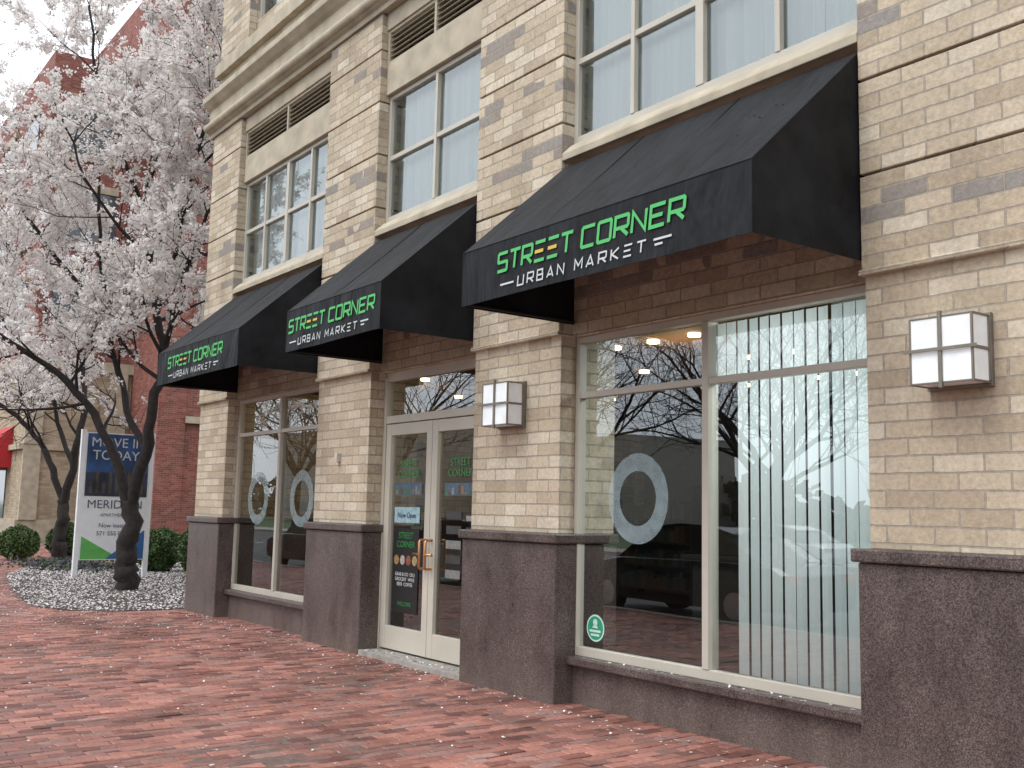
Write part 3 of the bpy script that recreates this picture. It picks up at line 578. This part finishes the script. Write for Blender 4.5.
def cherry(name,loc,seed,limbs,petals,zmin=2.9):
    rnd=random.Random(seed); A=empty(name); A.location=loc
    rv=Vector((.5915,.8063,0)); fv=Vector((-.8063,.5915,0)); sc_=57.7
    mb=MB(); tips=[]
    def W(px,py,dp): return rv*((px-125)/sc_)+Vector((0,0,1.5+(503-py)/sc_))+fv*dp
    for pl,ra,rb,ns in limbs:
        pts=[W(*q) for q in pl]
        P=[];R=[]
        for i in range(len(pts)-1):
            for k in range(4):
                t=k/4; a=pts[max(i-1,0)];b_=pts[i];c_=pts[i+1];d_=pts[min(i+2,len(pts)-1)]
                P.append(.5*((2*b_)+(c_-a)*t+(2*a-5*b_+4*c_-d_)*t*t+(3*b_-a-3*c_+d_)*t*t*t)+Vector((rnd.gauss(0,.022),rnd.gauss(0,.022),0)))
                R.append((ra+(rb-ra)*((i+t)/(len(pts)-1)))*rnd.uniform(.93,1.08))
        P.append(pts[-1]);R.append(rb)
        mb.tube(P,R,10)
        for k in range(ns):
            t=.3+.7*(k+rnd.random())/ns; i=min(int(t*(len(P)-1)),len(P)-2); base=(P[i+1]-P[i]).normalized()
            o=Vector((rnd.gauss(0,1),rnd.gauss(0,1),rnd.gauss(0,.7))); o=(o-base*o.dot(base)).normalized()
            grow(mb,tips,P[i].copy(),(base*.5+o*.8+Vector((0,0,.12))).normalized(),max(R[i]*.5,.014),rnd.uniform(1.2,1.9),1,3,rnd,.1,.8,5)
    mb.obj('trunk_and_limbs',M_bark,A,smooth=True)
    rg=np.random.RandomState(seed); T=[t for t in tips if t[0].z>zmin+rnd.random()*1.3 and rnd.random()>.15]
    a=np.array([t[0] for t in T]); b_=np.array([t[1] for t in T]); n=petals//9
    wgt=rg.gamma(1.0,1,len(T)); wgt/=wgt.sum(); idx=rg.choice(len(T),n,p=wgt); tt=rg.rand(n)[:,None]; C=a[idx]*(1-tt)+b_[idx]*tt+rg.normal(size=(n,3))*.025
    P=(C[:,None,:]+rg.normal(size=(n,9,3))*.036).reshape(-1,3)
    quads(P,.044,'blossoms',M_petal,None,A,seed)
    return A
limbs=[([(126,597,0),(125,575,0),(124,555,0),(128,530,0),(123,500,.05)],.215,.14,0),
 ([(123,508,.05),(104,455,.1),(76,412,.2),(42,374,.1),(0,345,-.2),(-50,312,-.5)],.10,.03,8),
 ([(124,508,.03),(138,455,-.1),(146,405,-.2),(150,352,0),(133,300,.3),(120,245,.5),(106,180,.7),(112,100,.9)],.115,.03,9),
 ([(150,356,0),(164,300,-.3),(184,245,-.6),(206,205,-.8),(232,190,-1)],.055,.02,10),
 ([(184,245,-.6),(208,258,-.8),(236,248,-.9)],.028,.012,6),
 ([(139,450,-.1),(112,408,.3),(84,352,.7),(62,290,1.1),(42,205,1.4),(30,100,1.6)],.07,.025,9),
 ([(133,305,.3),(154,245,0),(172,165,-.3),(196,85,-.5),(212,10,-.6)],.055,.022,11),
 ([(106,190,.7),(80,120,.3),(60,50,0),(50,-20,-.2)],.045,.018,8),
 ([(172,165,-.3),(205,135,-.5),(238,116,-.7)],.03,.014,8),
 ([(196,85,-.5),(215,55,-.7),(228,20,-.9)],.025,.012,5),
 ([(120,245,.5),(90,215,.2),(62,170,-.3),(40,110,-.6)],.04,.015,7),
 ([(62,295,1.1),(20,250,.8),(-30,180,.6),(-60,90,.4)],.05,.02,8)]
cherry('cherry_tree',(-18.8,.2,0),3,limbs,190000)
cherry('cherry_tree',(-29.5,1.6,0),11,[limbs[0],limbs[1],limbs[2],limbs[5],limbs[11]],50000,zmin=3.6)

def bare(seed):
    rnd=random.Random(seed); mb=MB(); tips=[]
    mb.tube([(0,0,-.15),(.02,0,1),(0,.03,2.2)],[.17,.13,.11],8)
    for k in range(6):
        a=k*1.05+rnd.random()*.5; grow(mb,tips,Vector((0,.03,1.9+.08*k)),Vector((math.cos(a)*.8,math.sin(a)*.8,.9)).normalized(),.07,3.0,0,3,rnd,.2,.75,5)
    return mb
proto=bare(5).obj('bare_tree',M_twig); proto.location=(-12.5,-9.2,-.1)
for (x,y,s,rz) in ((-18.5,-9.6,1.1,1.3),(-26,-9.0,1.2,2.6),(-7.5,-23.5,1.3,.5),(-15,-23.5,1.4,3.9),(-33,-9.5,1.2,5),(-24,-23.5,1.3,4.4),(-2,-23.5,1.2,2.2)):
    o=bpy.data.objects.new('bare_tree',proto.data); o.location=(x,y,-.1); o.scale=(s,s,s); o.rotation_euler=(0,0,rz); sc.collection.objects.link(o)

def shrub(x,y,r,h,seed):
    A=empty('boxwood_shrub'); rg=np.random.RandomState(seed); n=5000
    d=rg.normal(size=(n,3)); d/=np.linalg.norm(d,axis=1)[:,None]; lump=1+.12*np.sin(d[:,0]*6+seed)*np.cos(d[:,1]*7)+.06*rg.rand(n)
    rr=rg.uniform(.78,1,n)**.5*lump; P=d*rr[:,None]*np.array([r,r,h/2])+np.array([x,y,h/2]); P=P[P[:,2]>.01]
    quads(P,.045,'foliage',M_leaf,None,A,seed)
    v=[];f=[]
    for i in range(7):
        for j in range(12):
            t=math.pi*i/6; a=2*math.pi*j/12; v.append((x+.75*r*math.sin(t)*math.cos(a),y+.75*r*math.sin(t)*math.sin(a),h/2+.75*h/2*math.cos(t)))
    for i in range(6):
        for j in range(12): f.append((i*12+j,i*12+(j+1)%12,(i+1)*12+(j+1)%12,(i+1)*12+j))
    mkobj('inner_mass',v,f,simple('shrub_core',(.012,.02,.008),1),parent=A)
for k,(x,y,r,h) in enumerate(((-29,.5,.45,.85),(-29.9,1.9,.5,.9),(-31.5,3.2,.5,.9),(-23.6,2.3,.45,.9),(-22.6,2.9,.5,1.05),(-21.2,2.6,.45,.95),(-25.2,2.9,.5,.9))): shrub(x,y,r,h,k+1)
pts=[(random.gauss(-25.5,.9),random.gauss(.9,.5),random.uniform(.02,.16)) for i in range(2500)]
quads(pts,.05,'ground_cover_plants',island('pansy',[(.03,.06,.02),(.06,.1,.03),(.10,.05,.14),(.05,.09,.03)],.7,noise=False),None,None,5)

# ---------------------------------------------------------------- far buildings
FB=empty('red_brick_building')
b=MB(); b.box(-60,-38,6.8,26,-.1,23); b.obj('walls',M_red,FB)
b=MB(); b.box(-38.4,-37.85,6.6,7.6,-.1,23); b.obj('corner_pier',M_red,FB)
fr3=MB(); gg=MB()
for z in (5.2,8.8,12.4,16,19.4):
    for y in (8.6,11.8,15.0):
        gg.box(-37.99,-37.97,y,y+1.8,z,z+2.1)
        fr3.box(-38,-37.9,y-.12,y,z-.1,z+2.2); fr3.box(-38,-37.9,y+1.8,y+1.92,z-.1,z+2.2); fr3.box(-38,-37.88,y,y+1.8,z-.2,z); fr3.box(-38,-37.88,y,y+1.8,z+2.1,z+2.35); fr3.box(-37.97,-37.93,y+.87,y+.93,z,z+2.1); fr3.box(-37.97,-37.94,y,y+1.8,z+1.0,z+1.06)
    fr3.box(-38,-37.75,7.6,26,z-.75,z-.5)
fr3.obj('stone_bands_and_frames',M_stone,FB); gg.obj('windows',simple('far_glass',(.12,.14,.16),.1),FB)
TB=empty('tan_brick_building')
b=MB(); b.box(-80,-42,3,26,-.1,6.5); b.obj('lower_walls',M_tan2,TB); b=MB(); b.box(-80,-42.1,3.1,26,6.9,19); b.obj('upper_walls',M_red,TB)
b=MB(); b.box(-80.1,-41.8,2.8,26,6.5,6.9); b.box(-80.1,-41.85,2.85,26,3.4,3.6); b.box(-80.1,-41.9,2.9,26,-.1,.8); b.box(-42,-41.8,3,3.6,.8,3.4); b.box(-42,-41.8,3,3.6,3.6,6.5); b.box(-42,-41.8,6.0,6.6,.8,3.4); b.box(-42,-41.8,6.0,6.6,3.6,6.5)
for z in (8,11.5,15):
    for x in range(8): b.box(-46-x*4.2,-44-x*4.2,2.98,3.1,z,z+.2); b.box(-46-x*4.2,-44-x*4.2,2.98,3.1,z+2.1,z+2.4)
    b.box(-42.1,-41.98,3.6,5.8,z-.2,z); b.box(-42.1,-41.98,3.6,5.8,z+2.1,z+2.4)
b.obj('stone_trim',M_stone,TB)
b=MB()
for z in (8,11.5,15):
    for x in range(8): b.box(-46-x*4.2,-44-x*4.2,3.06,3.1,z+.2,z+2.1)
    b.box(-42.1,-42.06,3.6,5.8,z,z+2.1)
for x in range(6): b.box(-48-x*5,-44.5-x*5,2.96,3.0,.8,3.2)
b.obj('windows',simple('far_glass2',(.07,.08,.09),.1),TB)
RA=empty('red_awning'); b=MB()
b.prism([(3,4.35),(3,2.75),(1.7,2.75),(1.7,3.05)],-48.5,-43.8)
b.obj('canopy',simple('red_fabric',(.42,.015,.02),.7),RA)

# ---------------------------------------------------------------- parked cars at the kerb (mirrored in the shop glass)
def car(x0,y0,mat):
    C=empty('parked_car')
    prof=[(0,.45),(.05,.72),(.25,.80),(1.0,.92),(1.15,.94),(3.6,.98),(4.3,.92),(4.5,.80),(4.55,.5),(4.5,.28),(3.95,.24),(.6,.24),(.1,.28)]
    def loft(prof,secs,name,m):
        v=[];f=[]; k=len(prof)
        for yy,sx,sz,zc in secs:
            for px,pz in prof: v.append((x0+2.28+(px-2.28)*sx,y0+yy,-.13+zc+(pz-zc)*sz))
        for s_ in range(len(secs)-1):
            for i in range(k): f.append((s_*k+i,s_*k+(i+1)%k,(s_+1)*k+(i+1)%k,(s_+1)*k+i))
        f.append(tuple(range(k))); f.append(tuple((len(secs)-1)*k+i for i in reversed(range(k))))
        return mkobj(name,v,f,m,parent=C,bevel=.02,smooth=False)
    loft(prof,[(-.9,.95,.86,.55),(-.86,.985,.96,.55),(-.7,1,1,.55),(.7,1,1,.55),(.86,.985,.96,.55),(.9,.95,.86,.55)],'body',mat)
    cab=[(1.05,.93),(1.75,1.36),(2.2,1.45),(2.9,1.44),(3.3,1.33),(3.95,.96)]
    loft(cab,[(-.78,1,1,.93),(-.6,.93,1.0,.93),(.6,.93,1.0,.93),(.78,1,1,.93)],'greenhouse',simple('car_glass',(.02,.025,.03),.05))
    rf=[(1.7,1.38),(2.2,1.47),(2.9,1.46),(3.3,1.36),(3.25,1.33),(2.9,1.43),(2.2,1.44),(1.75,1.35)]
    loft(rf,[(-.58,1,1,1.4),(.58,1,1,1.4)],'roof',mat)
    w=MB()
    for wx in (.85,3.65):
        for wy in (-.9,.72):
            w.tube([(x0+wx,y0+wy,.19),(x0+wx,y0+wy+.2,.19)],[.33,.33],24,0)
            w.tube([(x0+wx,y0+wy-.006+(0 if wy<0 else .2),.19),(x0+wx,y0+wy+(0 if wy<0 else .212),.19)],[.2,.2],16,1)
    w.obj('wheels',[M_tyre,M_rim],C)
    l=MB()
    for yy in (-.75,.5): l.box(x0-.005,x0+.08,y0+yy,y0+yy+.25,.45,.58)
    l.obj('headlights',simple('lamp_glass',(.7,.7,.72),.1),C)
    l=MB()
    for yy in (-.78,.5): l.box(x0+4.46,x0+4.56,y0+yy,y0+yy+.28,.55,.68)
    l.obj('tail_lights',simple('tail_red',(.4,.02,.02),.2),C)
car(-14.2,-7.0,M_car); car(-21,-7.0,simple('car_paint_silver',(.35,.36,.38),.25,metal=.4)); car(-27.5,-7.0,M_car)
car(-24,-20.8,simple('car_paint_white',(.7,.7,.7),.25))

rg=np.random.RandomState(4); n=12000
P=np.stack([rg.uniform(-170,60,n),rg.uniform(-72,-62,n),rg.rand(n)**.8*7],1); P[:,2]*=.65+.35*np.sin(P[:,0]*.21)*np.cos(P[:,0]*.083+1)
quads(P,1.0,'distant_trees',simple('distant_foliage',(.07,.058,.045),1),None,None,9)
for (xa,xb,h) in ((-130,-90,11),(-84,-62,8),(20,60,12)):
    Bq=empty('office_building'); b=MB(); b.box(xa,xb,-64,-52,-.2,h); b.obj('walls',M_farbld,Bq); b=MB()
    for z in range(1,int(h)-1,3):
        x=xa+1
        while x<xb-2: b.box(x,x+1.8,-52,-51.95,z,z+1.6); x+=3
    b.obj('windows',simple('ofc_glass',(.1,.12,.14),.15),Bq)
